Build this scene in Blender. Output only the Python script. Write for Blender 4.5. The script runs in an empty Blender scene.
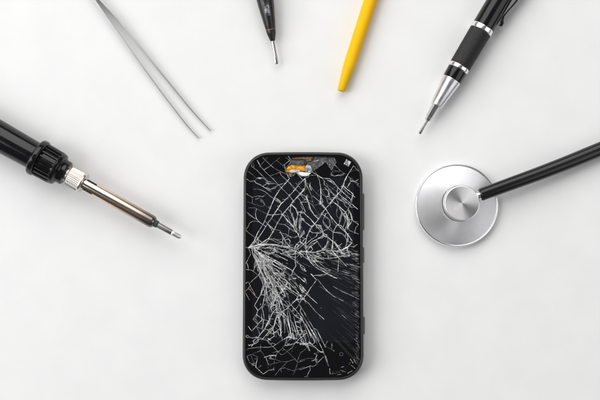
import bpy, bmesh, math, random
from mathutils import Vector, Matrix
from mathutils.geometry import tessellate_polygon

random.seed(7)
U = 0.0005            # metres per photograph pixel on the table (a phone 62 mm wide)
HP = 1000.0           # camera height in the same units
scene = bpy.context.scene
COL = scene.collection
PI = math.pi

# ------------------------------------------------------------------ helpers
def at(px, py, z=0.0):
    """World point (metres) of a spot seen at px,py that lies z units above the table."""
    k = (HP - z) / HP
    return Vector(((px - 300) * k * U, (200 - py) * k * U, z * U))

def tag(o, label=None, cat=None, group=None, kind=None):
    if label: o['label'] = label
    if cat: o['category'] = cat
    if group: o['group'] = group
    if kind: o['kind'] = kind
    return o

def empty(name, mat=None, loc=None):
    o = bpy.data.objects.new(name, None)
    o.empty_display_size = 0.01
    COL.objects.link(o)
    if mat is not None: o.matrix_world = mat
    if loc is not None: o.location = loc
    return o

class MB:
    """collects geometry in photo-pixel units, built as one mesh object"""
    def __init__(s): s.v = []; s.f = []; s.m = []
    def add(s, vs, fs, mi=0):
        n = len(s.v); s.v += [tuple(v) for v in vs]
        for f in fs: s.f.append([i + n for i in f]); s.m.append(mi)
    def lathe(s, prof, segs=64, zc=0.0, yc=0.0, rf=None, a0=0.0, a1=2 * PI, mi=0, axis='x'):
        full = abs(a1 - a0 - 2 * PI) < 1e-6
        n = segs if full else segs + 1
        vs = []; fs = []
        for (x, r) in prof:
            for i in range(n):
                a = a0 + (a1 - a0) * i / segs
                rr = r * (rf(a, x) if rf else 1.0)
                if axis == 'x': vs.append((x, yc + rr * math.cos(a), zc + rr * math.sin(a)))
                else: vs.append((rr * math.cos(a), rr * math.sin(a), x))
        for j in range(len(prof) - 1):
            for i in range(segs):
                i2 = (i + 1) % n
                q = [j * n + i, j * n + i2, (j + 1) * n + i2, (j + 1) * n + i]
                fs.append(q if axis == 'z' else q[::-1])
        if full:
            if prof[0][1] > 1e-4: fs.append(list(range(n))[::-1] if axis == 'z' else list(range(n)))
            if prof[-1][1] > 1e-4:
                b = (len(prof) - 1) * n; fs.append([b + i for i in range(n)] if axis == 'z' else [b + i for i in range(n)][::-1])
        s.add(vs, fs, mi)
    def sweep(s, pts, rx, ry=None, segs=24, up=(0, 0, 1), mi=0, power=2.0):
        """tube of elliptical section along pts; rx sideways, ry along up (numbers or lists)"""
        P = [Vector(p) for p in pts]; n = len(P); upv = Vector(up)
        if ry is None: ry = rx
        RX = rx if isinstance(rx, (list, tuple)) else [rx] * n
        RY = ry if isinstance(ry, (list, tuple)) else [ry] * n
        vs = []; fs = []
        for i, p in enumerate(P):
            t = (P[min(i + 1, n - 1)] - P[max(i - 1, 0)]).normalized()
            b = upv.cross(t).normalized(); c = t.cross(b)
            for k in range(segs):
                a = 2 * PI * k / segs; ca, sa = math.cos(a), math.sin(a)
                e = 2.0 / power
                ca = math.copysign(abs(ca) ** e, ca); sa = math.copysign(abs(sa) ** e, sa)
                vs.append(p + b * (RX[i] * ca) + c * (RY[i] * sa))
        for j in range(n - 1):
            for k in range(segs):
                k2 = (k + 1) % segs
                fs.append([j * segs + k, j * segs + k2, (j + 1) * segs + k2, (j + 1) * segs + k])
        fs.append(list(range(segs))[::-1]); b0 = (n - 1) * segs; fs.append([b0 + k for k in range(segs)])
        s.add(vs, fs, mi)
    def prism(s, poly, z0, z1, mi=0, cham=0.0, holes=(), jit=0.0):
        """flat polygon (with holes) extruded from z0 to z1, optional chamfer on the outer top edge"""
        poly = list(poly)
        if sum(a[0] * b[1] - b[0] * a[1] for a, b in zip(poly, poly[1:] + poly[:1])) < 0: poly.reverse()
        loops = [poly] + [list(h) for h in holes]
        for h in loops[1:]:
            if sum(a[0] * b[1] - b[0] * a[1] for a, b in zip(h, h[1:] + h[:1])) > 0: h.reverse()
        flat = [p for l in loops for p in l]
        top = flat
        if cham and not holes:
            cx = sum(p[0] for p in poly) / len(poly); cy = sum(p[1] for p in poly) / len(poly)
            top = []
            for p in poly:
                d = math.hypot(p[0] - cx, p[1] - cy) or 1
                top.append((p[0] + (cx - p[0]) / d * cham, p[1] + (cy - p[1]) / d * cham))
        n = len(flat)
        tris = tessellate_polygon([[Vector((p[0], p[1], 0)) for p in l] for l in loops])
        zj = [random.uniform(-jit, jit) for _ in range(n)]
        if cham and not holes:
            vs = [(p[0], p[1], z0) for p in flat] + [(p[0], p[1], z1 - cham) for p in flat] + [(p[0], p[1], z1 + zj[i]) for i, p in enumerate(top)]
            rings = 3
        else:
            vs = [(p[0], p[1], z0) for p in flat] + [(p[0], p[1], z1 + zj[i]) for i, p in enumerate(top)]
            rings = 2
        fs = []
        for t in tris:
            a, b, c = t
            A, B, Cc = flat[a], flat[b], flat[c]
            if (B[0] - A[0]) * (Cc[1] - A[1]) - (B[1] - A[1]) * (Cc[0] - A[0]) < 0: b, c = c, b
            o = (rings - 1) * n
            fs.append([a + o, b + o, c + o]); fs.append([c, b, a])
        st = 0
        for l in loops:
            m = len(l)
            for r in range(rings - 1):
                for i in range(m):
                    j = (i + 1) % m
                    fs.append([r * n + st + i, r * n + st + j, (r + 1) * n + st + j, (r + 1) * n + st + i])
            st += m
        s.add(vs, fs, mi)
    def build(s, name, mats, parent=None, k=1.0, smooth=40, origin=None):
        me = bpy.data.meshes.new(name)
        sc = U * k
        me.from_pydata([(v[0] * sc, v[1] * sc, v[2] * sc) for v in s.v], [], s.f)
        if not isinstance(mats, (list, tuple)): mats = [mats]
        for m in mats: me.materials.append(m)
        me.polygons.foreach_set('material_index', s.m)
        me.validate(); me.update()
        if smooth:
            me.polygons.foreach_set('use_smooth', [True] * len(me.polygons))
            me.set_sharp_from_angle(angle=math.radians(smooth))
        o = bpy.data.objects.new(name, me); COL.objects.link(o)
        if parent is not None: o.parent = parent
        return o

def rnd(prof, r, n=4):
    """round the corners of a lathe profile"""
    out = [prof[0]]
    for i in range(1, len(prof) - 1):
        a, b, c = Vector(prof[i - 1]), Vector(prof[i]), Vector(prof[i + 1])
        d1 = a - b; d2 = c - b
        if d1.length < 1e-6 or d2.length < 1e-6: out.append(prof[i]); continue
        rr = min(r, d1.length * .45, d2.length * .45)
        p = b + d1.normalized() * rr; q = b + d2.normalized() * rr
        for k in range(n + 1):
            t = k / n
            out.append(tuple((1 - t) ** 2 * p + 2 * t * (1 - t) * b + t * t * q))
    out.append(prof[-1]); return out

# ------------------------------------------------------------------ materials
def mat(name, col=(.5, .5, .5), rough=.4, metal=0., spec=.5, coat=0., **kw):
    m = bpy.data.materials.new(name); m.use_nodes = True
    b = m.node_tree.nodes['Principled BSDF']
    b.inputs['Base Color'].default_value = (*col, 1); b.inputs['Roughness'].default_value = rough
    b.inputs['Metallic'].default_value = metal; b.inputs['Specular IOR Level'].default_value = spec
    b.inputs['Coat Weight'].default_value = coat
    for k_, v in kw.items(): b.inputs[k_].default_value = v
    return m
def N(m, t, **kw):
    n = m.node_tree.nodes.new(t)
    for k_, v in kw.items(): setattr(n, k_, v)
    return n
def L(m, a, b): m.node_tree.links.new(a, b)
def bsdf(m): return m.node_tree.nodes['Principled BSDF']
def wear(m, scale, lo, hi, target='Roughness', detail=4, stretch=(1, 1, 1)):
    """noise on roughness: handled surfaces are never even"""
    tc = N(m, 'ShaderNodeTexCoord'); mp = N(m, 'ShaderNodeMapping'); mp.inputs['Scale'].default_value = stretch
    no = N(m, 'ShaderNodeTexNoise'); no.inputs['Scale'].default_value = scale; no.inputs['Detail'].default_value = detail
    mr = N(m, 'ShaderNodeMapRange'); mr.inputs['From Min'].default_value = .3; mr.inputs['From Max'].default_value = .7
    mr.inputs['To Min'].default_value = lo; mr.inputs['To Max'].default_value = hi
    L(m, tc.outputs['Object'], mp.inputs['Vector']); L(m, mp.outputs['Vector'], no.inputs['Vector'])
    L(m, no.outputs['Fac'], mr.inputs['Value']); L(m, mr.outputs['Result'], bsdf(m).inputs[target])
    return m
def bump(m, scale, strength, dist=.0001, stretch=(1, 1, 1), detail=6):
    tc = N(m, 'ShaderNodeTexCoord'); mp = N(m, 'ShaderNodeMapping'); mp.inputs['Scale'].default_value = stretch
    no = N(m, 'ShaderNodeTexNoise'); no.inputs['Scale'].default_value = scale; no.inputs['Detail'].default_value = detail
    bu = N(m, 'ShaderNodeBump'); bu.inputs['Strength'].default_value = strength; bu.inputs['Distance'].default_value = dist
    L(m, tc.outputs['Object'], mp.inputs['Vector']); L(m, mp.outputs['Vector'], no.inputs['Vector'])
    L(m, no.outputs['Fac'], bu.inputs['Height']); L(m, bu.outputs['Normal'], bsdf(m).inputs['Normal'])
    return m
def tint(m, scale, c0, c1, stretch=(1, 1, 1), lo=.35, hi=.65):
    tc = N(m, 'ShaderNodeTexCoord'); mp = N(m, 'ShaderNodeMapping'); mp.inputs['Scale'].default_value = stretch
    no = N(m, 'ShaderNodeTexNoise'); no.inputs['Scale'].default_value = scale; no.inputs['Detail'].default_value = 5
    cr = N(m, 'ShaderNodeValToRGB'); cr.color_ramp.elements[0].position = lo; cr.color_ramp.elements[1].position = hi
    cr.color_ramp.elements[0].color = (*c0, 1); cr.color_ramp.elements[1].color = (*c1, 1)
    L(m, tc.outputs['Object'], mp.inputs['Vector']); L(m, mp.outputs['Vector'], no.inputs['Vector'])
    L(m, no.outputs['Fac'], cr.inputs['Fac']); L(m, cr.outputs['Color'], bsdf(m).inputs['Base Color'])
    return m

M = {}
M['paper'] = bump(tint(mat('white_table_laminate', (.84, .84, .835), .55, spec=.25), 60, (.826, .826, .824), (.85, .85, .846)), 2600, .10, .00005)
M['black_plastic'] = wear(mat('glossy_black_plastic', (.006, .006, .007), .12, spec=.42), 140, .08, .18)
M['black_rubber'] = wear(mat('black_tube_rubber', (.010, .010, .011), .24, spec=.42), 60, .20, .28)
M['black_grip'] = mat('knurled_black_metal', (.008, .008, .009), .30, .0, .45)
M['black_satin'] = wear(mat('satin_black_handle', (.012, .011, .012), .34), 200, .24, .42)
M['nickel'] = wear(mat('nickel_plating', (.70, .66, .61), .26, 1.), 220, .2, .36)
M['chrome'] = wear(mat('polished_chrome', (.88, .88, .89), .2, 1.), 60, .18, .26)
M['alu'] = bump(wear(mat('satin_aluminium', (.80, .80, .82), .3, 1.), 200, .26, .38), 500, .12, .00004, (1, 14, 14))
M['steel'] = wear(mat('bright_steel', (.66, .66, .67), .24, 1.), 60, .2, .28)
M['tweezer'] = mat('brushed_tweezer_steel', (.70, .69, .69), .32, 1.)
M['dark_steel'] = wear(mat('grey_steel_shaft', (.30, .29, .29), .3, 1.), 200, .24, .42)
M['solder'] = bump(mat('tinned_solder', (.92, .92, .92), .42, 1.), 900, .25, .0001)
M['green'] = mat('oxidised_green_collar', (.045, .085, .065), .5, .4)
M['void'] = mat('slot_shadow_black', (.012, .010, .009), .7)  # inner shade of slots, groove and gap as flat black; also the connector block

def barrel_material():
    m = mat('heat_tinted_barrel', (.7, .66, .6), .2, 1.)
    tc = N(m, 'ShaderNodeTexCoord'); sp = N(m, 'ShaderNodeSeparateXYZ')
    no = N(m, 'ShaderNodeTexNoise'); no.inputs['Scale'].default_value = 160; no.inputs['Detail'].default_value = 4
    ad = N(m, 'ShaderNodeMath', operation='MULTIPLY_ADD'); ad.inputs[1].default_value = .006
    mr = N(m, 'ShaderNodeMapRange'); mr.inputs['From Min'].default_value = 95 * U; mr.inputs['From Max'].default_value = 180 * U
    cr = N(m, 'ShaderNodeValToRGB'); e = cr.color_ramp.elements
    e[0].position = 0; e[0].color = (.80, .74, .68, 1)
    e[1].position = 1; e[1].color = (.20, .175, .165, 1)
    for p, c in ((.30, (.76, .65, .53)), (.55, (.62, .47, .35)), (.78, (.44, .35, .30)), (.90, (.25, .21, .20))):
        x = e.new(p); x.color = (*c, 1)
    L(m, tc.outputs['Object'], sp.inputs[0]); L(m, tc.outputs['Object'], no.inputs['Vector'])
    L(m, no.outputs['Fac'], ad.inputs[0]); L(m, sp.outputs['X'], ad.inputs[2])
    L(m, ad.outputs[0], mr.inputs['Value']); L(m, mr.outputs['Result'], cr.inputs['Fac'])
    L(m, cr.outputs['Color'], bsdf(m).inputs['Base Color'])
    r2 = N(m, 'ShaderNodeMapRange'); r2.inputs['To Min'].default_value = .07; r2.inputs['To Max'].default_value = .30
    L(m, mr.outputs['Result'], r2.inputs['Value']); L(m, r2.outputs['Result'], bsdf(m).inputs['Roughness'])
    return m
M['barrel'] = barrel_material()

def yellow_material():
    m = mat('yellow_plastic', (.88, .50, .006), .5, spec=.18)
    tc = N(m, 'ShaderNodeTexCoord'); sp = N(m, 'ShaderNodeSeparateXYZ'); L(m, tc.outputs['Object'], sp.inputs[0])
    cr = N(m, 'ShaderNodeValToRGB'); e = cr.color_ramp.elements
    mr = N(m, 'ShaderNodeMapRange'); mr.inputs['From Min'].default_value = 0; mr.inputs['From Max'].default_value = 40 * U
    e[0].color = (.80, .50, .003, 1); e[1].color = (.95, .52, .003, 1)
    x = e.new(.55); x.color = (.84, .52, .003, 1); x = e.new(.72); x.color = (.95, .53, .003, 1)
    L(m, sp.outputs['X'], mr.inputs['Value']); L(m, mr.outputs['Result'], cr.inputs['Fac']); L(m, cr.outputs['Color'], bsdf(m).inputs['Base Color'])
    return bump(m, 300, .18, .0001, (3, 1, 1))
M['yellow'] = yellow_material()

def brushed(name, col, rough, aniso, rot=0.0):
    m = mat(name, col, rough, 1.)
    bsdf(m).inputs['Anisotropic'].default_value = aniso
    bsdf(m).inputs['Anisotropic Rotation'].default_value = rot
    tg = N(m, 'ShaderNodeTangent', direction_type='RADIAL', axis='Z')
    L(m, tg.outputs['Tangent'], bsdf(m).inputs['Tangent'])
    # turning marks: fine rings round the axis
    tc = N(m, 'ShaderNodeTexCoord'); sp = N(m, 'ShaderNodeSeparateXYZ'); L(m, tc.outputs['Object'], sp.inputs[0])
    cb = N(m, 'ShaderNodeCombineXYZ'); L(m, sp.outputs['X'], cb.inputs[0]); L(m, sp.outputs['Y'], cb.inputs[1])
    ln = N(m, 'ShaderNodeVectorMath', operation='LENGTH'); L(m, cb.outputs[0], ln.inputs[0])
    no = N(m, 'ShaderNodeTexNoise', noise_dimensions='1D'); no.inputs['Scale'].default_value = 6000; no.inputs['Detail'].default_value = 3
    L(m, ln.outputs['Value'], no.inputs['W'])
    mr = N(m, 'ShaderNodeMapRange'); mr.inputs['To Min'].default_value = rough - .09; mr.inputs['To Max'].default_value = rough + .11
    n2 = N(m, 'ShaderNodeTexNoise'); n2.inputs['Scale'].default_value = 110; n2.inputs['Detail'].default_value = 7; n2.inputs['Roughness'].default_value = .65
    L(m, tc.outputs['Object'], n2.inputs['Vector'])
    c2 = N(m, 'ShaderNodeValToRGB'); c2.color_ramp.elements[0].position = .36; c2.color_ramp.elements[1].position = .62
    c2.color_ramp.elements[0].color = (col[0] * .93, col[1] * .915, col[2] * .91, 1); c2.color_ramp.elements[1].color = (*col, 1)
    L(m, n2.outputs['Fac'], c2.inputs['Fac']); L(m, c2.outputs['Color'], bsdf(m).inputs['Base Color'])
    L(m, no.outputs['Fac'], mr.inputs['Value']); L(m, mr.outputs['Result'], bsdf(m).inputs['Roughness'])
    return m
M['brushed'] = brushed('turned_aluminium', (.70, .70, .715), .34, .88)
M['brushed_hub'] = brushed('turned_aluminium_cap', (.92, .92, .93), .38, .75)

# phone
M['case'] = wear(mat('charcoal_phone_case', (.020, .020, .0215), .38, spec=.45), 160, .26, .40)
M['button'] = mat('grey_side_button', (.11, .105, .11), .4, .3)
M['ink'] = wear(mat('black_ink_glass', (.0045, .0042, .0050), .08, spec=.45), 90, .05, .14)
M['screen'] = None
def screen_material():
    m = mat('dark_display_glass', (.011, .0125, .017), .08)
    tc = N(m, 'ShaderNodeTexCoord')
    no = N(m, 'ShaderNodeTexNoise'); no.inputs['Scale'].default_value = 45; no.inputs['Detail'].default_value = 3
    cr = N(m, 'ShaderNodeValToRGB'); e = cr.color_ramp.elements
    e[0].position = .35; e[0].color = (.0065, .0068, .0085, 1); e[1].position = .68; e[1].color = (.0105, .0130, .0180, 1)
    L(m, tc.outputs['Object'], no.inputs['Vector']); L(m, no.outputs['Fac'], cr.inputs['Fac']); L(m, cr.outputs['Color'], bsdf(m).inputs['Base Color'])
    return m
M['screen'] = screen_material()
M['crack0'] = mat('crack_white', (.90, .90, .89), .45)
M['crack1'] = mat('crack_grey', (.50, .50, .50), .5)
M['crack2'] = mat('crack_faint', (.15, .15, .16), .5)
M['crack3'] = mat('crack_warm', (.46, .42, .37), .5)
M['plate'] = bump(tint(mat('grey_inner_plate', (.09, .09, .095), .45, .3), 620, (.05, .05, .054), (.15, .15, .156)), 800, .6, .0003)
M['flex'] = bump(tint(mat('orange_flex_film', (.85, .35, .01), .22, coat=.5), 900, (.62, .20, .004), (.95, .50, .02)), 700, .5, .0003)
M['flex_pale'] = bump(tint(mat('pale_flex_backing', (.75, .6, .58), .35), 900, (.45, .36, .34), (.85, .76, .74)), 900, .5, .0003)
M['foil'] = bump(tint(mat('crumpled_foil', (.7, .7, .7), .3, .8), 900, (.28, .28, .29), (.85, .85, .84)), 900, .9, .0004)
M['white_film'] = bump(mat('white_adhesive_film', (.80, .78, .76), .5), 900, .4, .0003)
M['copper'] = bump(tint(mat('brown_mesh_strip', (.2, .11, .05), .5, .3), 1500, (.035, .025, .02), (.34, .20, .09)), 1500, .5, .0003)
M['lens'] = tint(mat('sensor_cover_painted_reflection', (.55, .55, .58), .25, .2), 900, (.16, .16, .18), (.78, .78, .82), lo=.4, hi=.56)
M['icon'] = mat('printed_key_mark', (.085, .09, .125), .4)

# ------------------------------------------------------------------ the table
mb = MB()
mb.add([(-4000, -4000, 0), (4000, -4000, 0), (4000, 4000, 0), (-4000, 4000, 0), (-4000, -4000, -50), (4000, -4000, -50), (4000, 4000, -50), (-4000, 4000, -50)],
       [[0, 1, 2, 3], [7, 6, 5, 4], [0, 4, 5, 1], [1, 5, 6, 2], [2, 6, 7, 3], [3, 7, 4, 0]])
tag(mb.build('table_surface', M['paper'], smooth=0), 'plain matt white table surface under the phone and tools', kind='structure')

# ------------------------------------------------------------------ tools: Empty on the axis, local +X along the tool
def tool(name, label, cat, a, b, za, zb):
    """a: photo spot of local x = 0; b: spot the +X axis points at; heights za, zb"""
    A = at(*a, za); B = at(*b, zb)
    X = (B - A).normalized(); Y = Vector((0, 0, 1)).cross(X).normalized(); Z = X.cross(Y)
    Mx = Matrix((X, Y, Z)).transposed().to_4x4(); Mx.translation = A
    k = (B - A).length / (math.hypot(b[0] - a[0], b[1] - a[1]) * U)
    return tag(empty(name, Mx), label, cat), k

# soldering iron ----------------------------------------------------
iron, k = tool('soldering_iron', 'soldering iron with ribbed black collar, heat tinted barrel and tinned tip', 'soldering iron', (0, 136.5), (180.5, 237.5), 19, 19)
mb = MB(); mb.lathe(rnd([(-270, 4.0), (-268, 17.5), (-250, 18.6), (-225, 15.5), (-120, 17), (-20, 15.6), (41.5, 14.2)], 5), 72)
mb.build('handle', M['black_plastic'], iron, k)
mb = MB(); mb.lathe(rnd([(40.2, 13.5), (40.2, 17.4), (42.0, 19), (46.0, 19), (47.4, 17.2), (47.4, 14)], .9), 96)
fl = mb.build('collar', M['black_plastic'], iron, k)
def rib(a, x, n=22):
    t = (a * n / (2 * PI)) % 1.0
    h = min(1, max(0, (abs(t - .5) - .17) / .07))       # 0 on the rib, 1 in the groove
    env = min(1, max(0, (x - 48.2) / .8), max(0, (64.8 - x) / .8))
    return 1 - .105 * h * max(0, env)
mb = MB(); mb.lathe([(47.4, 16.4), (48.2, 17.4)] + [(48.2 + 16.6 * i / 24, 17.5 - .02 * i) for i in range(25)] + [(65.0, 16.8)], 22 * 16, rf=rib)
mb.build('ribbed_grip', M['black_plastic'], fl, k, smooth=28)
mb = MB(); mb.lathe(rnd([(64.6, 16.2), (65.2, 17.0), (68.6, 16.2), (69.4, 13.6), (71.5, 12.4), (75.6, 12.4), (76.4, 11.2), (76.4, 7)], 1.0), 80)
mb.build('nose_ring', M['black_plastic'], iron, k)
mb = MB(); mb.lathe(rnd([(75.5, 6), (75.5, 8.2), (78.6, 8.2), (78.6, 9.0), (79.0, 6)], .3), 64); mb.build('neck', M['nickel'], iron, k)
def kn(a, x, n=34):
    w = .5 + .5 * math.cos(a * n); d = .5 + .5 * math.cos(x * 2 * PI / 1.9)
    env = min(1, max(0, (x - 79.2) / .6), max(0, (93.6 - x) / .6))
    return 1 - (.050 * (1 - w) + .004 * d * w) * max(0, env)
mb = MB(); mb.lathe([(78.6, 7), (78.6, 9.3), (79.2, 9.9)] + [(79.2 + 14.4 * i / 72, 10.0 + .6 * i / 72) for i in range(73)] + [(94.2, 10.7), (95.6, 10.7), (96.2, 10.1), (96.2, 6.2)], 34 * 12, rf=kn)
mb.build('knurled_nut', M['nickel'], iron, k, smooth=50)
mb = MB(); mb.lathe(rnd([(94, 5), (94, 6.75), (174.4, 6.35), (177.2, 4.9), (177.2, 2)], 1.6, 6), 64)
br = mb.build('heater_barrel', M['barrel'], iron, k)
for a0 in (math.radians(38), math.radians(137), math.radians(-80), math.radians(-150)):     # vent slots as black patches on the barrel, their shade put into colour
    mb = MB(); mb.lathe([(98, 6.70), (98.05, 6.80), (109, 6.745), (109.05, 6.64)], 8, a0=a0 - .17, a1=a0 + .17)
    mb.build('vent_slot', M['void'], br, k)
mb = MB(); mb.lathe(rnd([(176.5, 2), (176.5, 3.9), (180.4, 3.6), (181.2, 2.9), (181.2, 2)], .5), 48); mb.build('tip_collar', M['green'], iron, k)
mb = MB(); mb.lathe(rnd([(180.5, 2), (180.5, 2.9), (196.8, 2.75), (197.2, 2.3)], .3), 48); tip = mb.build('tip_shaft', M['dark_steel'], iron, k)
mb = MB()
mb.sweep([(196.4, 0, 0), (197, 0, 0), (200, 0, -.1), (204, 0, -.5), (206, .1, -.9), (207.2, .1, -1.1)], [2.4, 2.75, 2.7, 2.45, 2.1, 1.2], [2.4, 2.75, 2.4, 1.45, .95, .4], 28)
mb.build('tinned_end', M['solder'], tip, k)

# yellow stick ------------------------------------------------------
pry, k = tool('plastic_pry_stick', 'yellow plastic stick with a blunt tapered end, between the two black drivers', 'pry tool', (341, 91), (370.6, 0), 6.6, 6.6)
mb = MB()
mb.lathe(rnd([(0, 2.3), (0, 3.4), (.7, 3.75), (23.6, 5.75), (26.2, 5.95), (96, 6.6), (200, 6.8), (262, 6.6), (285, 4.2), (286, 3)], .8), 64)
stick = mb.build('shaft', M['yellow'], pry, k, smooth=30)
mb = MB(); mb.lathe([(-.06, 1.9), (-.02, 2.0), (.05, 1.2)], 32); mb.build('tip_bore', mat('dark_amber_bore', (.22, .11, .01), .5), stick, k)

# precision driver --------------------------------------------------
prec, k = tool('precision_screwdriver', 'slim precision screwdriver with knurled black grip, silver rings, cone and pocket clip', 'screwdriver', (419.6, 133.7), (499, 0), 11.6, 11.6)
mb = MB()
mb.sweep([(0, 0, 0), (.4, 0, 0), (4, 0, 0), (8, 0, 0), (15, 0, 0), (16.5, 0, 0)], [1.25, 1.35, 1.3, 1.05, 1.1, 1.1], [.35, .45, .7, 1.0, 1.1, 1.1], 20)
mb.build('bit', M['dark_steel'], prec, k)
mb = MB(); mb.lathe([(15.2, 1.0), (15.2, 2.5), (16.6, 3.3), (18.2, 3.3), (18.3, 3.0), (18.8, 3.0), (19.2, 3.7), (32.6, 4.4)], 6, a1=2 * PI)
mb.build('hex_chuck', M['steel'], prec, k, smooth=20)
mb = MB(); mb.lathe(rnd([(32.4, 3), (32.4, 5.6), (33.0, 6.1), (62.0, 9.7), (63.0, 9.8), (63.0, 7)], .5), 72); mb.build('cone', M['alu'], prec, k)
mb = MB(); mb.lathe(rnd([(62.6, 8), (62.8, 9.7), (74.9, 10.1), (74.9, 8)], .3), 72); mb.build('band', M['black_plastic'], prec, k)
for (s0, s1, r) in ((74.4, 79.0, 10.7), (119.0, 124.6, 11.6)):
    mb = MB(); mb.lathe(rnd([(s0, 8), (s0, r - .5), (s0 + .7, r), (s1 - .7, r), (s1, r - .5), (s1, 8)], .5), 80); mb.build('ring', M['chrome'], prec, k)
def dia(a, x):
    n = 30; kx = n / 10.6
    return 1 - .0 * (abs(math.sin(.5 * (n * a + kx * x))) + abs(math.sin(.5 * (n * a - kx * x))) < .62) - .040 * (1 - abs(math.sin(.5 * (n * a + kx * x)) * math.sin(.5 * (n * a - kx * x))))
mb = MB(); mb.lathe([(78.8, 9), (78.8, 10.5)] + [(79 + 40 * i / 180, 10.75 + .45 * i / 180) for i in range(181)] + [(119.2, 10.5)], 30 * 10, rf=dia)
mb.build('knurled_grip', M['black_grip'], prec, k, smooth=60)
mb = MB(); mb.lathe(rnd([(124.4, 8), (124.4, 11.1), (300, 11.1), (302, 10.4), (318, 9.6), (320, 7)], 1.0), 80); mb.build('barrel', M['black_plastic'], prec, k)
mb = MB()
cl = [(134.0, -13.3), (135.0, -14.5), (137.0, -14.4), (139.5, -13.0), (143.5, -12.15), (148, -12.7), (161.5, -15.2), (190, -16.5), (230, -16.2), (255, -14.5), (262, -10.8)]
mb.sweep([(x, y, 0) for x, y in cl], [1.0, 1.7, 1.8, 1.3, .75, .7, .95, 1.0, 1.0, 1.0, 1.0], [2.2, 2.6, 2.8, 3.0, 3.3, 3.6, 3.8, 3.8, 3.8, 3.6, 3.0], 20, power=4)
mb.build('pocket_clip', M['black_plastic'], prec, k)

# black driver ------------------------------------------------------
def print_material():
    """satin black with worn pale grey printing on its upper side"""
    m = wear(mat('black_handle_with_print', (.011, .010, .010), .3), 200, .24, .42)
    tc = N(m, 'ShaderNodeTexCoord'); sp = N(m, 'ShaderNodeSeparateXYZ'); L(m, tc.outputs['Object'], sp.inputs[0])
    def mr(sock, a, b, lo=0, hi=1):
        n = N(m, 'ShaderNodeMapRange', interpolation_type='SMOOTHSTEP'); n.inputs['From Min'].default_value = a * U; n.inputs['From Max'].default_value = b * U
        n.inputs['To Min'].default_value = lo; n.inputs['To Max'].default_value = hi; L(m, sock, n.inputs['Value']); return n.outputs['Result']
    def mul(a, b):
        n = N(m, 'ShaderNodeMath', operation='MULTIPLY'); L(m, a, n.inputs[0]); L(m, b, n.inputs[1]); return n.outputs[0]
    band = mul(mr(sp.outputs['Y'], -3.2, -1.8), mr(sp.outputs['Y'], 1.9, 2.8, 1, 0))
    win = mul(mul(mr(sp.outputs['X'], 46, 50), mr(sp.outputs['X'], 84, 92, 1, 0)), mr(sp.outputs['Z'], 1, 2.5))
    vo = N(m, 'ShaderNodeTexVoronoi', distance='CHEBYCHEV'); vo.inputs['Scale'].default_value = 480
    L(m, tc.outputs['Object'], vo.inputs['Vector'])
    th = N(m, 'ShaderNodeMapRange'); th.inputs['From Min'].default_value = .42; th.inputs['From Max'].default_value = .5
    th.inputs['To Min'].default_value = 1; th.inputs['To Max'].default_value = .12
    L(m, vo.outputs['Distance'], th.inputs['Value'])
    no = N(m, 'ShaderNodeTexNoise'); no.inputs['Scale'].default_value = 420; L(m, tc.outputs['Object'], no.inputs['Vector'])
    t2 = N(m, 'ShaderNodeMapRange'); t2.inputs['From Min'].default_value = .40; t2.inputs['From Max'].default_value = .6; L(m, no.outputs['Fac'], t2.inputs['Value'])
    f = mul(mul(band, win), mul(th.outputs['Result'], t2.outputs['Result']))
    mx = N(m, 'ShaderNodeMix', data_type='RGBA'); mx.inputs['A'].default_value = (.011, .010, .010, 1); mx.inputs['B'].default_value = (.40, .41, .44, 1)
    L(m, f, mx.inputs['Factor']); L(m, mx.outputs['Result'], bsdf(m).inputs['Base Color'])
    return m
drv, k = tool('small_screwdriver', 'small black flat screwdriver with worn pale print on its bulging handle', 'screwdriver', (277.1, 64), (265.2, 0), 6.5, 10.0)
mb = MB()
mb.sweep([(0, 0, 0), (.4, 0, 0), (3, 0, 0), (7, 0, 0), (10, 0, 0), (24.5, 0, 0)], [1.7, 1.85, 2.0, 1.9, 1.65, 1.75], [.45, .55, .8, 1.3, 1.65, 1.75], 28)
mb.build('blade', M['steel'], drv, k)
mb = MB(); mb.lathe(rnd([(23.4, 1.7), (23.4, 2.3), (26, 3.1), (31.5, 4.6), (34.6, 4.9), (34.6, 3)], .6), 56); mb.build('ferrule', M['black_satin'], drv, k)
mb = MB(); mb.lathe([(34.5, 4), (34.5, 4.95), (35.6, 5.0), (35.6, 4)], 56); mb.build('ring', mat('dull_brown_ring', (.16, .10, .085), .4, .3), drv, k)
mb = MB(); mb.lathe(rnd([(35.5, 4), (35.5, 5.0), (41, 5.8), (50, 6.9), (58, 7.9), (66, 8.6), (90, 9.4), (150, 9.6), (185, 8.8), (192, 8.6), (193, 5)], 2.0), 64)
hd = mb.build('handle', print_material(), drv, k)
mb = MB(); mb.lathe(rnd([(193, 4), (193.2, 8.2), (204, 8.4), (207, 6.5), (207.2, 2)], 1.2), 56); mb.build('swivel_cap', M['black_satin'], drv, k)

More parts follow.
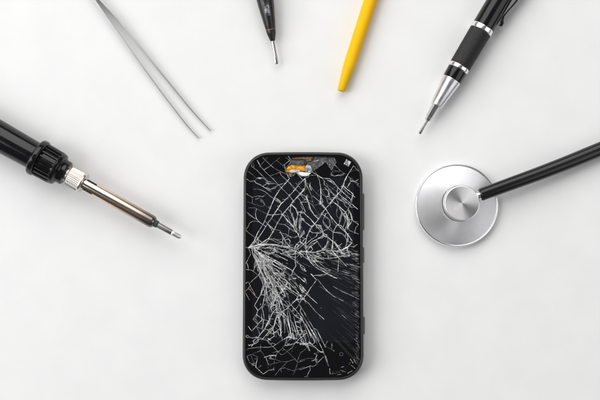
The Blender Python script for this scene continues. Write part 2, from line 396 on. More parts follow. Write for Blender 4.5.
# tweezers ----------------------------------------------------------
tw = tag(empty('tweezers', loc=at(150, 70)), 'thin steel tweezers lying on edge with two long fine arms', 'tweezers')
def arm(pts, th, hts, mname):
    """pts: photo spots of the upper edge; blade stands on edge with its width vertical"""
    P = []; base = at(150, 70)
    for (x, y), h in zip(pts, hts):
        w = at(x, y, h + 1.0) - base
        P.append((w.x / U, w.y / U, 1.0 + h / 2))
    # dense resample
    Q = []; T = []; Hh = []
    for i in range(len(P) - 1):
        q0, q1, q2, q3 = [Vector(P[max(0, min(len(P) - 1, i + d))]) for d in (-1, 0, 1, 2)]
        m1 = (q2 - q0) / 2; m2 = (q3 - q1) / 2
        # tangents scaled to the chord so that uneven spacing does not kink the arm
        c = (q2 - q1).length
        m1 = m1.normalized() * c * .8; m2 = m2.normalized() * c * .8
        for j in range(10):
            t = j / 10
            Q.append(tuple(q1 * (2*t**3 - 3*t**2 + 1) + m1 * (t**3 - 2*t**2 + t) + q2 * (-2*t**3 + 3*t**2) + m2 * (t**3 - t**2)))
            T.append((th[i] + (th[i + 1] - th[i]) * t) / 2); Hh.append((hts[i] + (hts[i + 1] - hts[i]) * t) / 2)
    Q.append(P[-1]); T.append(th[-1] / 2); Hh.append(hts[-1] / 2)
    mb = MB(); mb.sweep(Q, T, Hh, 16, power=5); return mb.build('arm', M[mname], tw, 1.0, smooth=35)
arm([(60, -50), (82, -19), (94.8, 0), (109.5, 21), (150, 77), (185, 123), (198.5, 138)], [2.4, 2.3, 2.1, 1.9, 1.7, 1.4, 1.0], [9, 8.6, 8, 7, 5.2, 3.4, 2.4], 'tweezer')
arm([(62, -51), (86, -18), (100.5, 0), (116.8, 17.8), (158.8, 70), (192, 110.6), (210.4, 130.6)], [2.4, 2.4, 2.4, 2.3, 2.1, 1.6, 1.0], [9, 8.6, 8, 7, 5.2, 3.4, 2.4], 'tweezer')

# stethoscope -------------------------------------------------------
stet = tag(empty('stethoscope', loc=at(457.0, 205.5, 8)), 'stethoscope chest piece of turned aluminium with a thick black rubber tube', 'stethoscope')
stet.location.z = 0
tilt = Matrix.Rotation(math.radians(1.2), 4, 'Y') @ Matrix.Rotation(math.radians(-2.4), 4, 'X')
k = (HP - 8) / HP
def lz(prof, segs, name, m, smooth=35, off=(0, 0)):
    mb = MB(); mb.lathe(prof, segs, axis='z'); o = mb.build(name, m, stet, k, smooth); return o
disc = lz(rnd([(1.0, 38), (1.0, 41.0), (6.6, 39.8), (10.6, 17.4), (10.6, 15)], .3), 160, 'bell', M['brushed'])
rim = lz(rnd([(.4, 38), (.4, 41.0), (2.2, 41.9), (5.6, 41.9), (7.6, 41.2), (7.7, 40.5), (7.2, 39.9), (6.2, 39.6)], .7), 160, 'rim', M['chrome'])
hub = lz(rnd([(8.4, 16.2), (9.0, 17.0), (11.2, 17.2), (11.4, 17.9), (19.8, 17.9), (20.6, 17.2), (20.8, 16.6), (20.8, .02)], .3), 128, 'hub', M['brushed_hub'])
grv = lz([(10.0, 16.6), (10.9, 16.9), (10.95, 18.0), (10.5, 18.2)], 128, 'groove', M['void'])
for o in (disc, rim, hub, grv):
    o.matrix_local = tilt if o not in (hub,) else Matrix.Translation((0, 0, 0)) @ tilt
hub.location = (2.6 * U, 1.6 * U, .2 * U); grv.location = (2.6 * U, 1.6 * U, .15 * U)
def lp(x, y, z):
    w = at(x, y, z) - stet.location; return (w.x / U, w.y / U, z)
mb = MB(); st = [lp(474, 196.6, 17), lp(478.2, 195.5, 17), lp(480.6, 194.8, 17), lp(481, 194.7, 17), lp(484, 193.7, 17)]
mb.sweep([lp(474, 196.9, 17), lp(477.0, 196.0, 17)], 3.2, segs=28)
mb.sweep([lp(477.0, 196.0, 17), lp(477.3, 195.9, 17), lp(479.9, 195.1, 17), lp(480.2, 195.0, 17)], [3.9, 4.4, 4.4, 3.9], segs=32)
mb.sweep([lp(480.2, 195.0, 17), lp(490, 191.6, 17)], 3.1, segs=28)
mb.build('stem', M['chrome'], stet)
ctl = [(480.2, 194.9, 17.0), (495, 189.5, 16.8), (512, 183.3, 16.3), (527, 177.9, 15.5), (545, 171.2, 14.2), (570, 161.5, 12.2), (600, 149.2, 9.8), (640, 133, 7.6), (700, 112, 7.2), (800, 86, 7.2), (900, 80, 7.2)]
pts = []
for i in range(len(ctl) - 1):
    p0, p1, p2, p3 = [Vector(ctl[max(0, min(len(ctl) - 1, i + d))]) for d in (-1, 0, 1, 2)]
    for j in range(10):
        t = j / 10
        pts.append(.5 * ((2 * p1) + (p2 - p0) * t + (2 * p0 - 5 * p1 + 4 * p2 - p3) * t * t + (3 * p1 - p0 - 3 * p2 + p3) * t ** 3))
pts.append(Vector(ctl[-1]))
R = []
for p in pts:
    R.append(6.3 + .75 * min(1, max(0, (p.x - 482) / 100)))
R[0] = 5.6
mb = MB(); mb.sweep([lp(*p) for p in pts], R, segs=48, power=2.25); mb.build('tube', M['black_rubber'], stet)

# ------------------------------------------------------------------ the phone
CX, CY = 303.1, 265.1
phone = tag(empty('smartphone', loc=at(CX, CY)), 'black smartphone lying face up with a shattered screen and chipped top edge', 'phone')
KP = (HP - 19) / HP
W2, H2 = 60.25, 113.3
def P(x, y): return (x - CX, CY - y)
def outline(inset, nc=22):
    """rounded phone outline, a little wider at its foot and arched at top and foot"""
    a = W2 - inset; b = H2 - inset; pts = []
    for (sx, sy, a0) in ((1, 1, 0), (-1, 1, 90), (-1, -1, 180), (1, -1, 270)):
        r = (25.5 if sy > 0 else 24.5) - inset * .8
        for i in range(nc + 1):
            t = math.radians(a0 + 90 * i / nc); c, s = math.cos(t), math.sin(t)
            e = 2 / 2.1
            c = math.copysign(abs(c) ** e, c); s = math.copysign(abs(s) ** e, s)
            pts.append([sx * (a - r) + r * c, sy * (b - r) + r * s])
        if sy == 1 and sx == 1 or sy == -1 and sx == -1:       # points along the long top / foot edge
            for i in range(1, 8):
                f = 1 - 2 * i / 8
                pts.append([sx * (a - r) * f, sy * b])
        else:
            for i in range(1, 12):
                f = 1 - 2 * i / 12
                pts.append([sx * a, sy * (b - r) * f])
    out = []
    for x, y in pts:
        x *= 1 - .0110 * y / H2
        y += (1.2 if y > 0 else -1.4) * (1 - (x / W2) ** 2) * abs(y) / H2
        out.append((x, y))
    return out
lev = [(9, 0), (5.5, .5), (3.2, 2), (1.4, 5), (.5, 9), (.1, 13), (0, 16), (.15, 18), (.6, 19.6), (1.2, 20.5), (2.0, 21.0), (2.6, 21.05), (3.0, 20.7), (3.15, 19.5), (3.2, 17.6)]
mb = MB(); rings = [[(x, y, z) for x, y in outline(i)] for i, z in lev]; n = len(rings[0])
vs = [p for r in rings for p in r]; fs = [list(range(n))[::-1]]
for j in range(len(rings) - 1):
    for i in range(n):
        fs.append([j * n + i, j * n + (i + 1) % n, (j + 1) * n + (i + 1) % n, (j + 1) * n + i])
fs.append([(len(rings) - 1) * n + i for i in range(n)])
mb.add(vs, fs); case = mb.build('case', M['case'], phone, KP, 50)
# side buttons
for (y0, y1, x, hw) in ((192, 229.5, 362.9, 1.8), (246, 262.3, 363.0, 1.6), (316, 334, 363.6, 1.6)):
    mb = MB(); X0, Ya = P(x, y0); _, Yb = P(x, y1)
    ys = [Ya, Ya - .4, Ya - 1.6, Yb + 1.6, Yb + .4, Yb]; hs = [.3, .75, 1, 1, .75, .3]
    mb.sweep([(X0, y, 13.2) for y in ys], [hw * h for h in hs], [2.6 * (.5 + .5 * h) for h in hs], 20, power=3.2)
    mb.build('side_button', M['button'], case, KP)
# chipped opening at the top of the glass
hole = [P(*q) for q in ((289.6, 156.6), (300, 155.7), (313, 155.4), (325, 155.7), (334.0, 156.3), (336.2, 161.0), (333.6, 165.2), (331.6, 168.8), (329.0, 165.2), (326.0, 160.4),
        (321.2, 163.9), (316.4, 167.2), (313.2, 169.4), (308.6, 174.4), (305.6, 175.2), (303.6, 174.9), (301.0, 175.2), (298.8, 173.6), (296.5, 171.2), (294.2, 174.0), (291.6, 175.3), (288.4, 174.6), (286.4, 171.6), (285.2, 167.4), (287.2, 164.6), (290.4, 161.8), (288.4, 158.8))]
_h = []
for i in range(len(hole)):
    a, b = hole[i], hole[(i + 1) % len(hole)]
    _h.append(a); d = math.hypot(b[0] - a[0], b[1] - a[1]); m = max(1, int(d / 1.1))
    if a[1] > CY - 157 and b[1] > CY - 157: continue
    for j in range(1, m):
        t = j / m + random.uniform(-.2, .2) / m
        _h.append((a[0] + (b[0] - a[0]) * t + random.uniform(-.28, .28), a[1] + (b[1] - a[1]) * t + random.uniform(-.22, .22)))
hole = [(x, max(y, CY - 175.5)) for x, y in _h]
win = [P(*q) for q in ((252.4, 175.8), (353.6, 175.8), (353.8, 341), (252.2, 341))]
GZ = 20.6
glass_mb = MB()
glass_mb.prism(outline(3.25), 18.4, GZ, 0, holes=[hole, win])
# display under the window
mb = MB(); mb.prism([(x * .9995, y) for x, y in win], 18.3, GZ - .02); mb.build('display', M['screen'], phone, KP, 0)
# what shows through the opening
mb = MB(); mb.prism([P(*q) for q in ((284, 154.6), (339, 154.6), (339, 171), (318, 175.7), (284, 175.7))], 17.7, 18.9, jit=.0); plate = mb.build('inner_plate', M['plate'], phone, KP, 0)
def bit(name, poly, z0, z1, m, cham=.25, jit=.15):
    mb = MB(); mb.prism([P(*q) for q in poly], z0, z1, cham=cham, jit=jit); return mb.build(name, m, plate, KP, 30)
bit('earpiece_mesh', ((290.6, 155.0), (313, 155.0), (312.4, 157.3), (308, 158.0), (301, 157.6), (293, 157.9)), 18.5, 19.5, M['copper'])
bit('solder_pad', ((305.6, 157.7), (311.0, 157.2), (311.6, 159.0), (308.6, 160.6), (306.2, 159.8)), 18.5, 19.4, M['copper'])
bit('flex_cable', ((285.8, 170.6), (286.4, 167.2), (288.4, 164.7), (292, 164.0), (297, 164.4), (301.6, 164.0), (302.2, 165.0), (304.8, 164.2), (304.6, 169.6), (301.6, 170.0), (299.4, 168.2), (292.6, 167.7), (289.0, 168.6), (288.2, 170.8)), 18.5, 20.0, M['flex'], .5, .3)
bit('flex_fold', ((294.6, 164.2), (301.4, 163.0), (302.0, 164.5), (296.0, 165.0)), 18.6, 20.3, M['copper'], .3)
bit('flex_backing', ((289.4, 168.8), (293, 167.9), (299.2, 168.4), (300.4, 170.0), (297.6, 170.8), (291.4, 171.6), (288.9, 170.8)), 18.5, 19.9, M['flex_pale'], .3)
bit('flex_end', ((286.6, 171.6), (291.6, 171.9), (292.8, 173.4), (290.2, 175.6), (287.4, 174.2)), 18.5, 19.5, M['copper'], .2)
bit('foil_shield', ((304.9, 164.6), (307.4, 163.2), (310.4, 164.6), (312.2, 167.8), (311.2, 170.6), (308.0, 171.8), (305.0, 170.4)), 18.5, 20.1, M['foil'], .6, .5)
bit('adhesive_film', ((297.0, 171.0), (300.8, 170.6), (305.2, 171.2), (311.0, 171.2), (308.6, 174.6), (305.6, 175.5), (301.0, 175.5), (298.8, 173.4)), 18.5, 19.7, M['white_film'], .2, .2)
bit('speaker_slot', ((289.4, 154.9), (314.5, 154.8), (314.0, 158.6), (310.5, 161.2), (305.8, 160.9), (303, 158.9), (296, 159.4), (290, 158.6)), 18.4, 19.05, M['void'], .1, 0)  # black sheet laid in for the shade of the earpiece gap
bit('connector_block', ((303.6, 161.6), (306.4, 161.0), (307.2, 163.2), (304.2, 163.9)), 18.4, 19.6, M['void'], .2, .1)
bit('shield_edge', ((313.4, 159.8), (318.6, 158.4), (319.0, 159.0), (313.8, 160.6)), 18.5, 19.15, M['foil'], .1, .1)
for x, y, a in ((316, 165.2, .4), (322.6, 161.4, -.7), (329.4, 163.6, 1.0), (334.6, 159.8, .2), (300.6, 175.0, .5), (288.0, 163.2, .9)):
    bit('glass_chip', [(x + 1.0 * math.cos(a + t), y + .55 * math.sin(a + t)) for t in (0, 1.7, 2.9, 4.6)], 18.6, 19.3, M['foil'], .15, .15)
# front sensor window, its reflection painted as pale grey with dark streaks
c0 = P(347.3, 161.7); q = []
for sx, sy in ((1, 1), (-1, 1), (-1, -1), (1, -1)):
    a = math.radians(-30); q.append((c0[0] + 2.75 * (sx * math.cos(a) - sy * math.sin(a)), c0[1] + 2.75 * (sx * math.sin(a) + sy * math.cos(a))))
mb = MB(); mb.prism(q, GZ - .5, GZ + .18, cham=.15); mb.build('sensor_window', M['lens'], phone, KP, 0)

# ------------------------------------------------------------------ cracks: raised splinter lines, in the glass's own mesh
S = 473 / 65.0
VERT = []
def rib_line(pts, w, mi, taper=True, jit=.10, keep=False):
    """pts in photo pixels"""
    Q = []
    for i in range(len(pts) - 1):
        (x0, y0), (x1, y1) = pts[i], pts[i + 1]
        d = math.hypot(x1 - x0, y1 - y0); m = max(1, int(d / 1.5))
        for j in range(m):
            t = j / m; jj = jit if (i or j) else 0
            Q.append((x0 + (x1 - x0) * t + random.uniform(-jj, jj), y0 + (y1 - y0) * t + random.uniform(-jj, jj)))
    Q.append(pts[-1]); n = len(Q)
    if n < 2: return
    if keep: VERT.extend(Q)
    vs = []; z = GZ + random.uniform(.05, .22)
    for i, (x, y) in enumerate(Q):
        ax, ay = Q[max(0, i - 1)]; bx, by = Q[min(n - 1, i + 1)]
        dx, dy = bx - ax, by - ay; l = math.hypot(dx, dy) or 1; nx, ny = -dy / l, dx / l
        f = w * random.choice((random.uniform(.45, .8), random.uniform(.7, 1.2), random.uniform(1.0, 1.75)))
        if taper: f *= min(1, .35 + 2.2 * min(i, n - 1 - i) / max(1, n - 1))
        X, Y = P(x, y)
        hgt = min(.35, .3 * f)
        vs += [(X + nx * f / 2, Y - ny * f / 2, z), (X, Y, z + hgt), (X - nx * f / 2, Y + ny * f / 2, z)]
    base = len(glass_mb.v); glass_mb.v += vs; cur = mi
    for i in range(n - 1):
        if random.random() < .35: cur = mi if random.random() < .6 or mi > 2 else mi + 1     # some stretches take a duller crack colour, sparkle painted into the glass
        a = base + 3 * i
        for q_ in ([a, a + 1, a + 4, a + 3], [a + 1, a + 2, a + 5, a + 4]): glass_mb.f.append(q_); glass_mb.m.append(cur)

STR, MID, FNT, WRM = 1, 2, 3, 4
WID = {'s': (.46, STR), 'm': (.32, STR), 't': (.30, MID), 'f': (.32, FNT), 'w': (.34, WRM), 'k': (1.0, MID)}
tiles = {
 'A': ((240, 148), [
  ('s', [(360,215),(320,260),(285,300),(255,345),(235,395)]), ('s', [(470,215),(430,255),(385,310),(345,355),(300,395)]),
  ('s', [(470,290),(430,335),(385,380),(370,400)]), ('t', [(105,230),(135,205),(170,210),(200,235),(235,240),(265,255)]),
  ('m', [(115,245),(150,260),(180,280),(225,310)]), ('t', [(170,265),(200,250),(255,250),(275,260)]), ('m', [(185,280),(215,292),(255,285),(275,262)]),
  ('t', [(165,300),(130,290),(100,290)]), ('t', [(90,350),(130,340),(165,345),(200,320)]), ('t', [(110,365),(140,355),(170,380)]),
  ('t', [(165,60),(215,110),(250,140),(300,165),(345,185)]), ('t', [(85,125),(125,155),(165,195),(205,235)]),
  ('m', [(125,80),(150,125),(190,170),(240,215),(300,280),(350,330),(395,385)]), ('t', [(190,140),(215,125),(230,115)]),
  ('f', [(215,195),(260,180),(295,165)]), ('f', [(265,80),(300,110),(340,150)]), ('m', [(300,190),(350,235),(400,285),(440,330),(470,365)]),
  ('t', [(185,310),(225,345),(265,375),(300,395)]), ('m', [(360,215),(340,180),(330,150),(325,110)]), ('t', [(365,250),(385,280),(400,290)]),
  ('t', [(405,245),(440,285),(470,310)]), ('w', [(45,215),(75,235)]), ('w', [(40,320),(80,345)]), ('t', [(75,85),(100,105)]), ('t', [(330,60),(365,80),(310,120)]),
  ('t', [(350,50),(370,75)]), ('f', [(140,130),(200,60)]), ('f', [(60,160),(110,200)]), ('f', [(225,115),(290,60)]), ('m',[(410,170),(440,205),(470,240)]),
  ('m',[(270,360),(290,375),(300,395)]), ('t',[(205,300),(275,262),(310,250)]), ('k',[(130,210),(165,212)]), ('k',[(185,240),(215,255)])]),
 'B': ((300, 148), [
  ('s', [(35,210),(42,250),(35,285),(5,320)]), ('s', [(125,190),(140,225),(150,280),(152,340),(150,400)]), ('k', [(75,240),(70,270),(85,300),(65,285)]),
  ('m', [(0,320),(40,345),(60,385)]), ('m', [(85,165),(130,190),(160,210),(215,215),(245,240),(280,285),(330,330),(375,370)]),
  ('k', [(175,275),(205,305),(215,350),(235,385)]), ('m', [(390,120),(350,180)]), ('s', [(350,180),(325,225),(315,265),(290,310),(255,350),(215,395)]),
  ('s', [(315,265),(340,290),(385,325)]), ('k', [(360,205),(370,235),(345,275)]), ('m', [(365,230),(400,235),(425,220)]), ('m', [(400,235),(425,250)]),
  ('m', [(225,190),(255,195),(295,185),(325,175)]), ('t', [(220,165),(240,190)]), ('t', [(250,110),(290,155),(330,180)]), ('t', [(185,290),(250,330),(300,375)]),
  ('m', [(285,330),(340,370),(370,400)]), ('m', [(385,335),(370,370),(350,400)]), ('t', [(205,290),(260,340),(330,395)]), ('t', [(415,260),(440,280)]),
  ('t', [(60,250),(110,310),(140,340)]), ('k', [(195,225),(225,235),(250,260)]), ('t', [(160,210),(200,260),(260,300),(310,350)]), ('t',[(80,190),(120,190)]),
  ('f', [(100,140),(125,190)]), ('t', [(300,270),(350,320),(400,350)]), ('m', [(175,255),(215,290),(245,330),(280,395)]), ('t',[(390,120),(425,160)]), ('f',[(340,190),(420,260)]),
  ('t',[(42,250),(80,330),(95,395)]),('t',[(150,280),(190,350),(205,395)]),('f',[(285,165),(245,150),(225,180)])]),
 'C': ((240, 195), [
  ('s', [(255,5),(230,60),(205,120),(175,190),(130,265),(100,330),(60,375)]), ('s', [(300,53),(265,105),(235,150),(185,225),(140,295),(95,350),(70,370)]),
  ('s', [(415,5),(375,55),(310,130),(270,200),(240,260),(210,305),(150,345),(90,365)]), ('t', [(60,85),(110,85),(150,105),(205,135)]),
  ('m', [(120,90),(112,130),(120,165),(150,195),(180,215)]), ('w', [(60,120),(90,150),(115,165)]), ('w', [(135,185),(95,180),(70,195),(60,220)]),
  ('w', [(40,245),(70,270),(110,300)]), ('m', [(180,180),(215,215),(240,265)]), ('t', [(235,165),(275,200),(320,205),(370,235),(395,255)]),
  ('m', [(200,200),(245,240),(290,250),(310,290),(310,345)]), ('m', [(285,265),(330,275),(375,300),(395,300)]), ('m', [(210,310),(250,310),(310,340)]),
  ('k', [(265,20),(295,45)]), ('t', [(275,95),(300,110)]), ('m', [(230,135),(305,130)]), ('t', [(150,35),(195,75),(215,90)]), ('t', [(205,130),(190,155)]),
  ('s', [(310,130),(345,175),(390,225),(405,260)]), ('s', [(370,60),(365,110),(385,160),(400,210),(415,260),(440,315)]), ('s', [(375,60),(405,90),(420,130),(410,190),(405,235)]),
  ('m', [(420,115),(450,110),(470,120)]), ('t', [(345,85),(370,120)]), ('t', [(320,120),(350,90)]), ('m', [(440,140),(430,180),(435,240),(425,290)]), ('m', [(450,160),(470,180)]),
  ('m', [(465,250),(440,290)]), ('m', [(310,285),(330,330),(365,370)]), ('m', [(325,320),(350,310),(365,325),(355,370)]), ('m', [(310,345),(300,370)]),
  ('s', [(60,375),(140,350),(250,350),(330,365),(400,380)]), ('s', [(85,365),(180,350),(215,310)]), ('m', [(80,370),(190,375),(300,390)]), ('s', [(470,310),(440,350),(400,385)]),
  ('s', [(470,340),(430,380)]), ('m', [(395,390),(410,350),(435,330)]), ('k', [(380,120),(395,190),(405,230)]), ('t', [(320,135),(350,150),(360,190),(390,220)]), ('t', [(390,225),(340,200)]),
  ('w', [(110,300),(140,300)]), ('t', [(120,310),(160,335),(190,330)]), ('f', [(55,40),(110,60),(160,75)]), ('t', [(40,370),(60,375)]), ('t', [(345,130),(370,190),(400,225)]),
  ('t',[(430,200),(450,230),(440,290)]), ('t',[(415,130),(440,140)]), ('f',[(110,165),(70,140),(45,110)])]),
 'D': ((300, 195), [
  ('s', [(45,0),(60,45),(75,90),(105,140),(135,165)]), ('m', [(0,30),(25,80),(40,115)]), ('m', [(95,0),(150,45),(185,90)]), ('s', [(150,0),(150,45)]), ('m', [(185,90),(215,60),(240,40)]),
  ('s', [(210,0),(240,40),(285,75),(330,115)]), ('s', [(185,90),(155,130),(125,180),(85,225),(50,290),(40,345),(45,395)]), ('s', [(185,90),(225,150),(270,205),(310,245),(345,275),(380,325)]),
  ('k', [(135,45),(185,90)]), ('t', [(60,40),(95,70),(120,110),(150,150)]), ('s', [(0,115),(30,125),(75,165),(100,195),(150,250),(205,300)]), ('s', [(0,160),(40,190),(80,220)]),
  ('m', [(10,150),(5,200),(0,240)]), ('t', [(270,60),(265,130),(270,150)]), ('s', [(330,115),(345,160),(355,190),(340,235)]), ('m', [(285,85),(305,120),(295,170),(285,200)]),
  ('m', [(310,20),(345,50),(375,80)]), ('m', [(385,10),(365,60),(340,110)]), ('k', [(350,95),(370,130),(380,175),(345,230)]), ('m', [(380,60),(420,95)]), ('w', [(375,170),(425,205)]),
  ('w', [(385,185),(420,185)]), ('t', [(360,250),(425,275)]), ('w', [(405,230),(395,270)]), ('s', [(345,275),(350,330),(380,335),(350,365),(300,390)]), ('m', [(240,260),(265,215),(285,200)]),
  ('m', [(240,260),(240,320),(230,380)]), ('m', [(240,260),(310,275)]), ('m', [(155,260),(205,235),(240,260)]), ('m', [(160,260),(175,290),(205,300),(195,345),(165,390)]),
  ('s', [(205,300),(250,340),(285,390)]), ('k', [(115,205),(150,215),(165,255)]), ('m', [(160,130),(215,170),(220,210)]), ('m', [(185,130),(165,180),(205,230)]),
  ('s', [(50,370),(85,330),(120,315),(160,290)]), ('m', [(45,345),(75,320),(120,290)]), ('s', [(0,300),(30,270)]), ('s', [(0,330),(20,345)]), ('t', [(120,320),(160,370)]),
  ('m', [(90,265),(150,270)]), ('m', [(350,350),(345,395)]), ('w', [(380,370),(420,350)]), ('m', [(270,0),(290,30),(345,50)]), ('s', [(270,205),(300,215),(340,270),(380,325)]),
  ('m', [(355,110),(340,170),(350,230)]), ('m', [(320,130),(330,180),(310,230)]), ('t', [(60,85),(100,130)]), ('k', [(80,225),(110,205)]), ('t',[(195,0),(210,20)]), ('t',[(0,60),(20,95)]),
  ('m', [(130,210),(160,245),(180,290)]), ('t',[(225,150),(235,190),(260,215)]), ('t',[(305,340),(285,360),(260,350)]),('t',[(310,275),(330,300),(345,330)])]),
 'E': ((240, 240), [
  ('s', [(60,45),(100,55),(160,30),(240,25),(330,45),(405,70)]), ('s', [(85,45),(140,55),(200,90),(245,80)]), ('m', [(110,60),(150,90),(180,120),(240,150)]),
  ('s', [(85,50),(95,100),(120,150),(145,200),(165,250),(185,310),(150,390)]), ('w', [(40,205),(85,210),(130,245),(170,280)]), ('w', [(120,165),(100,210)]), ('w', [(130,250),(75,300)]),
  ('w', [(35,310),(60,295),(75,325),(110,390)]), ('w', [(70,330),(35,370)]), ('w', [(60,45),(80,90),(40,165)]), ('s', [(100,60),(200,110),(260,140),(340,190),(385,215),(410,245),(470,295)]),
  ('m', [(405,70),(400,130),(405,180),(385,215),(375,250)]), ('m', [(180,80),(270,100),(345,140)]), ('m', [(245,50),(300,90),(370,120),(420,150)]), ('m', [(330,45),(310,0)]),
  ('s', [(405,70),(430,30),(410,20)]), ('s', [(405,70),(460,100)]), ('m', [(410,150),(470,190)]), ('s', [(200,170),(260,230),(310,270),(350,300)]), ('m', [(350,300),(330,330),(300,380)]),
  ('m', [(350,300),(400,345),(440,390)]), ('m', [(430,320),(470,360)]), ('k', [(320,270),(350,300)]), ('k', [(240,225),(265,240)]), ('m', [(130,130),(180,200),(200,280),(190,385)]),
  ('m', [(155,120),(230,190),(250,250),(330,350)]), ('m', [(225,250),(290,330),(330,390)]), ('m', [(280,270),(340,330),(400,390)]), ('t', [(100,45),(180,20),(200,0)]), ('t', [(330,80),(380,60)]),
  ('m', [(165,150),(200,230),(235,300),(240,390)]), ('m', [(185,190),(240,280),(270,390)]), ('m', [(300,90),(350,75),(405,70)]), ('t', [(360,20),(385,50),(405,70)]), ('m', [(405,70),(390,95),(330,100)])]),
 'F': ((300, 240), [
  ('s', [(0,75),(45,75),(100,85),(150,70),(190,40),(205,0)]), ('s', [(45,75),(40,0)]), ('s', [(45,75),(75,40),(125,0)]), ('t', [(130,10),(160,55)]), ('s', [(240,10),(230,70)]),
  ('s', [(250,0),(285,55),(300,75)]), ('s', [(380,10),(345,45),(300,65),(240,70),(190,70)]), ('m', [(340,50),(360,100)]), ('w', [(410,25),(390,45)]),
  ('s', [(45,80),(60,130),(100,180),(150,210),(200,235),(270,270)]), ('m', [(70,110),(130,180),(200,215)]), ('m', [(120,110),(180,125),(260,120),(320,100)]), ('s', [(240,80),(280,120),(340,185)]),
  ('m', [(280,130),(275,220)]), ('m', [(75,235),(120,280),(60,365),(40,395)]), ('m', [(100,250),(180,240),(200,235)]), ('m', [(85,240),(110,275)]), ('k', [(20,260),(50,310)]),
  ('k', [(30,265),(45,290)]), ('k', [(0,310),(40,360),(70,395)]), ('t', [(130,280),(190,355),(240,395)]), ('k', [(185,345),(205,370)]), ('m', [(0,180),(45,220)]), ('m', [(10,120),(0,90)]),
  ('m', [(45,75),(100,120),(170,130)]), ('m', [(190,70),(240,100),(300,110)]), ('k', [(240,262),(270,268)]), ('t', [(110,130),(180,190),(260,225)]), ('m', [(20,110),(60,130),(130,150)]),
  ('m', [(250,70),(300,80),(360,110)]), ('k', [(50,100),(75,150)]), ('t', [(150,200),(190,240)])]),
 'G': ((240, 285), [
  ('m', [(165,0),(150,60),(105,140),(130,175)]), ('m', [(195,0),(185,60),(160,150),(175,220),(165,300)]), ('m', [(150,60),(185,65)]), ('m', [(130,175),(160,145)]),
  ('m', [(120,205),(95,240),(130,275),(165,240),(120,205)]), ('m', [(165,240),(205,250),(180,310)]), ('m', [(130,280),(85,325),(60,290)]), ('w', [(60,10),(120,80)]), ('w', [(40,45),(70,100)]),
  ('s', [(240,190),(215,240),(180,310),(130,370),(100,395)]), ('m', [(270,205),(250,290),(210,330),(160,390)]), ('m', [(270,205),(240,310),(200,360)]), ('m', [(230,20),(235,90),(220,160),(240,190)]),
  ('m', [(250,80),(240,160)]), ('m', [(215,0),(270,80),(290,150),(300,190)]), ('s', [(240,190),(290,190),(330,170),(370,135),(410,95),(430,60)]), ('s', [(305,185),(340,220),(360,290),(375,370)]),
  ('m', [(300,200),(325,240),(350,330),(370,390)]), ('m', [(280,230),(300,290),(295,360)]), ('m', [(265,100),(350,150),(400,215),(460,250)]), ('m', [(370,135),(420,190),(460,240)]),
  ('t', [(350,110),(370,135)]), ('m', [(410,95),(435,120),(415,155)]), ('m', [(410,95),(470,90)]), ('t', [(380,200),(415,215),(450,250)]), ('m', [(400,260),(420,330),(450,395)]),
  ('m', [(380,260),(405,330),(415,385)]), ('m', [(400,260),(430,255)]), ('t', [(355,60),(300,10)]), ('m', [(340,0),(400,45),(470,90)]), ('t', [(280,60),(345,130)]), ('m', [(240,340),(275,330),(285,360)]),
  ('s', [(320,385),(355,365),(410,380)]), ('m', [(85,375),(130,370)]), ('w', [(50,355),(65,360),(60,375),(42,365),(50,355)]), ('k', [(300,10),(325,20)]), ('m', [(235,10),(275,60),(300,120)]),
  ('m', [(180,310),(215,320),(240,300)]), ('m', [(250,250),(290,300),(300,360)]), ('k', [(165,320),(185,325)]), ('t', [(180,100),(215,140)]), ('m', [(310,20),(270,80),(240,120)]),
  ('m', [(345,235),(365,330),(395,385)]), ('m', [(210,330),(240,345),(285,310)]), ('k', [(390,205),(415,215)]), ('t', [(110,290),(160,310)])]),
 'H': ((300, 285), [
  ('m', [(0,20),(40,50),(80,85),(125,125)]), ('s', [(0,60),(25,95),(60,120)]), ('m', [(60,120),(110,180),(175,240)]), ('m', [(80,5),(50,55),(20,90),(0,115)]), ('m', [(0,180),(60,280),(120,380),(135,400)]),
  ('m', [(0,215),(50,300),(105,395)]), ('t', [(0,140),(90,290),(140,395)]), ('t', [(190,30),(240,70),(310,105)]), ('f', [(140,0),(190,30)]), ('k', [(185,25),(200,40)]), ('k', [(365,62),(380,70)]),
  ('t', [(305,100),(318,108)]), ('t', [(305,207),(340,240)]), ('k', [(0,230),(20,250)]), ('m', [(25,355),(50,340),(40,320)]), ('m', [(0,360),(30,400)]), ('k', [(0,15),(30,45)]), ('s', [(10,95),(35,90)]),
  ('k', [(10,40),(20,50)]), ('t', [(150,155),(157,160)]), ('k', [(410,375),(418,380)]), ('m', [(0,300),(40,390)]), ('t', [(240,0),(310,40),(372,66),(430,95)])]),
 'I': ((240, 328), [
  ('w', [(40,45),(55,60)]), ('m', [(65,115),(95,110),(130,75)]), ('m', [(60,140),(130,130),(200,130),(240,125)]), ('m', [(200,90),(225,110),(270,155),(300,185)]), ('m', [(240,125),(290,90),(330,65)]),
  ('m', [(370,60),(330,110),(300,145)]), ('s', [(405,95),(440,100),(470,105)]), ('m', [(370,60),(405,75),(405,95)]), ('m', [(340,120),(400,100)]), ('t', [(320,180),(350,155),(385,130)]),
  ('m', [(50,195),(100,175),(150,155)]), ('m', [(50,195),(70,240),(115,265),(130,200),(95,185)]), ('t', [(80,190),(100,240)]), ('k', [(175,205),(220,190),(265,190)]), ('k', [(210,210),(260,220)]),
  ('t', [(260,220),(300,235),(240,250),(195,260)]), ('m', [(190,210),(205,250)]), ('t', [(300,235),(345,235),(400,215),(420,240),(470,225)]), ('t', [(365,180),(420,240),(400,300),(385,330)]),
  ('t', [(415,235),(440,170),(470,150)]), ('t', [(345,235),(290,290),(255,335)]), ('m', [(115,275),(170,325),(205,300),(245,290)]), ('t', [(310,270),(350,290),(390,300),(470,275)]),
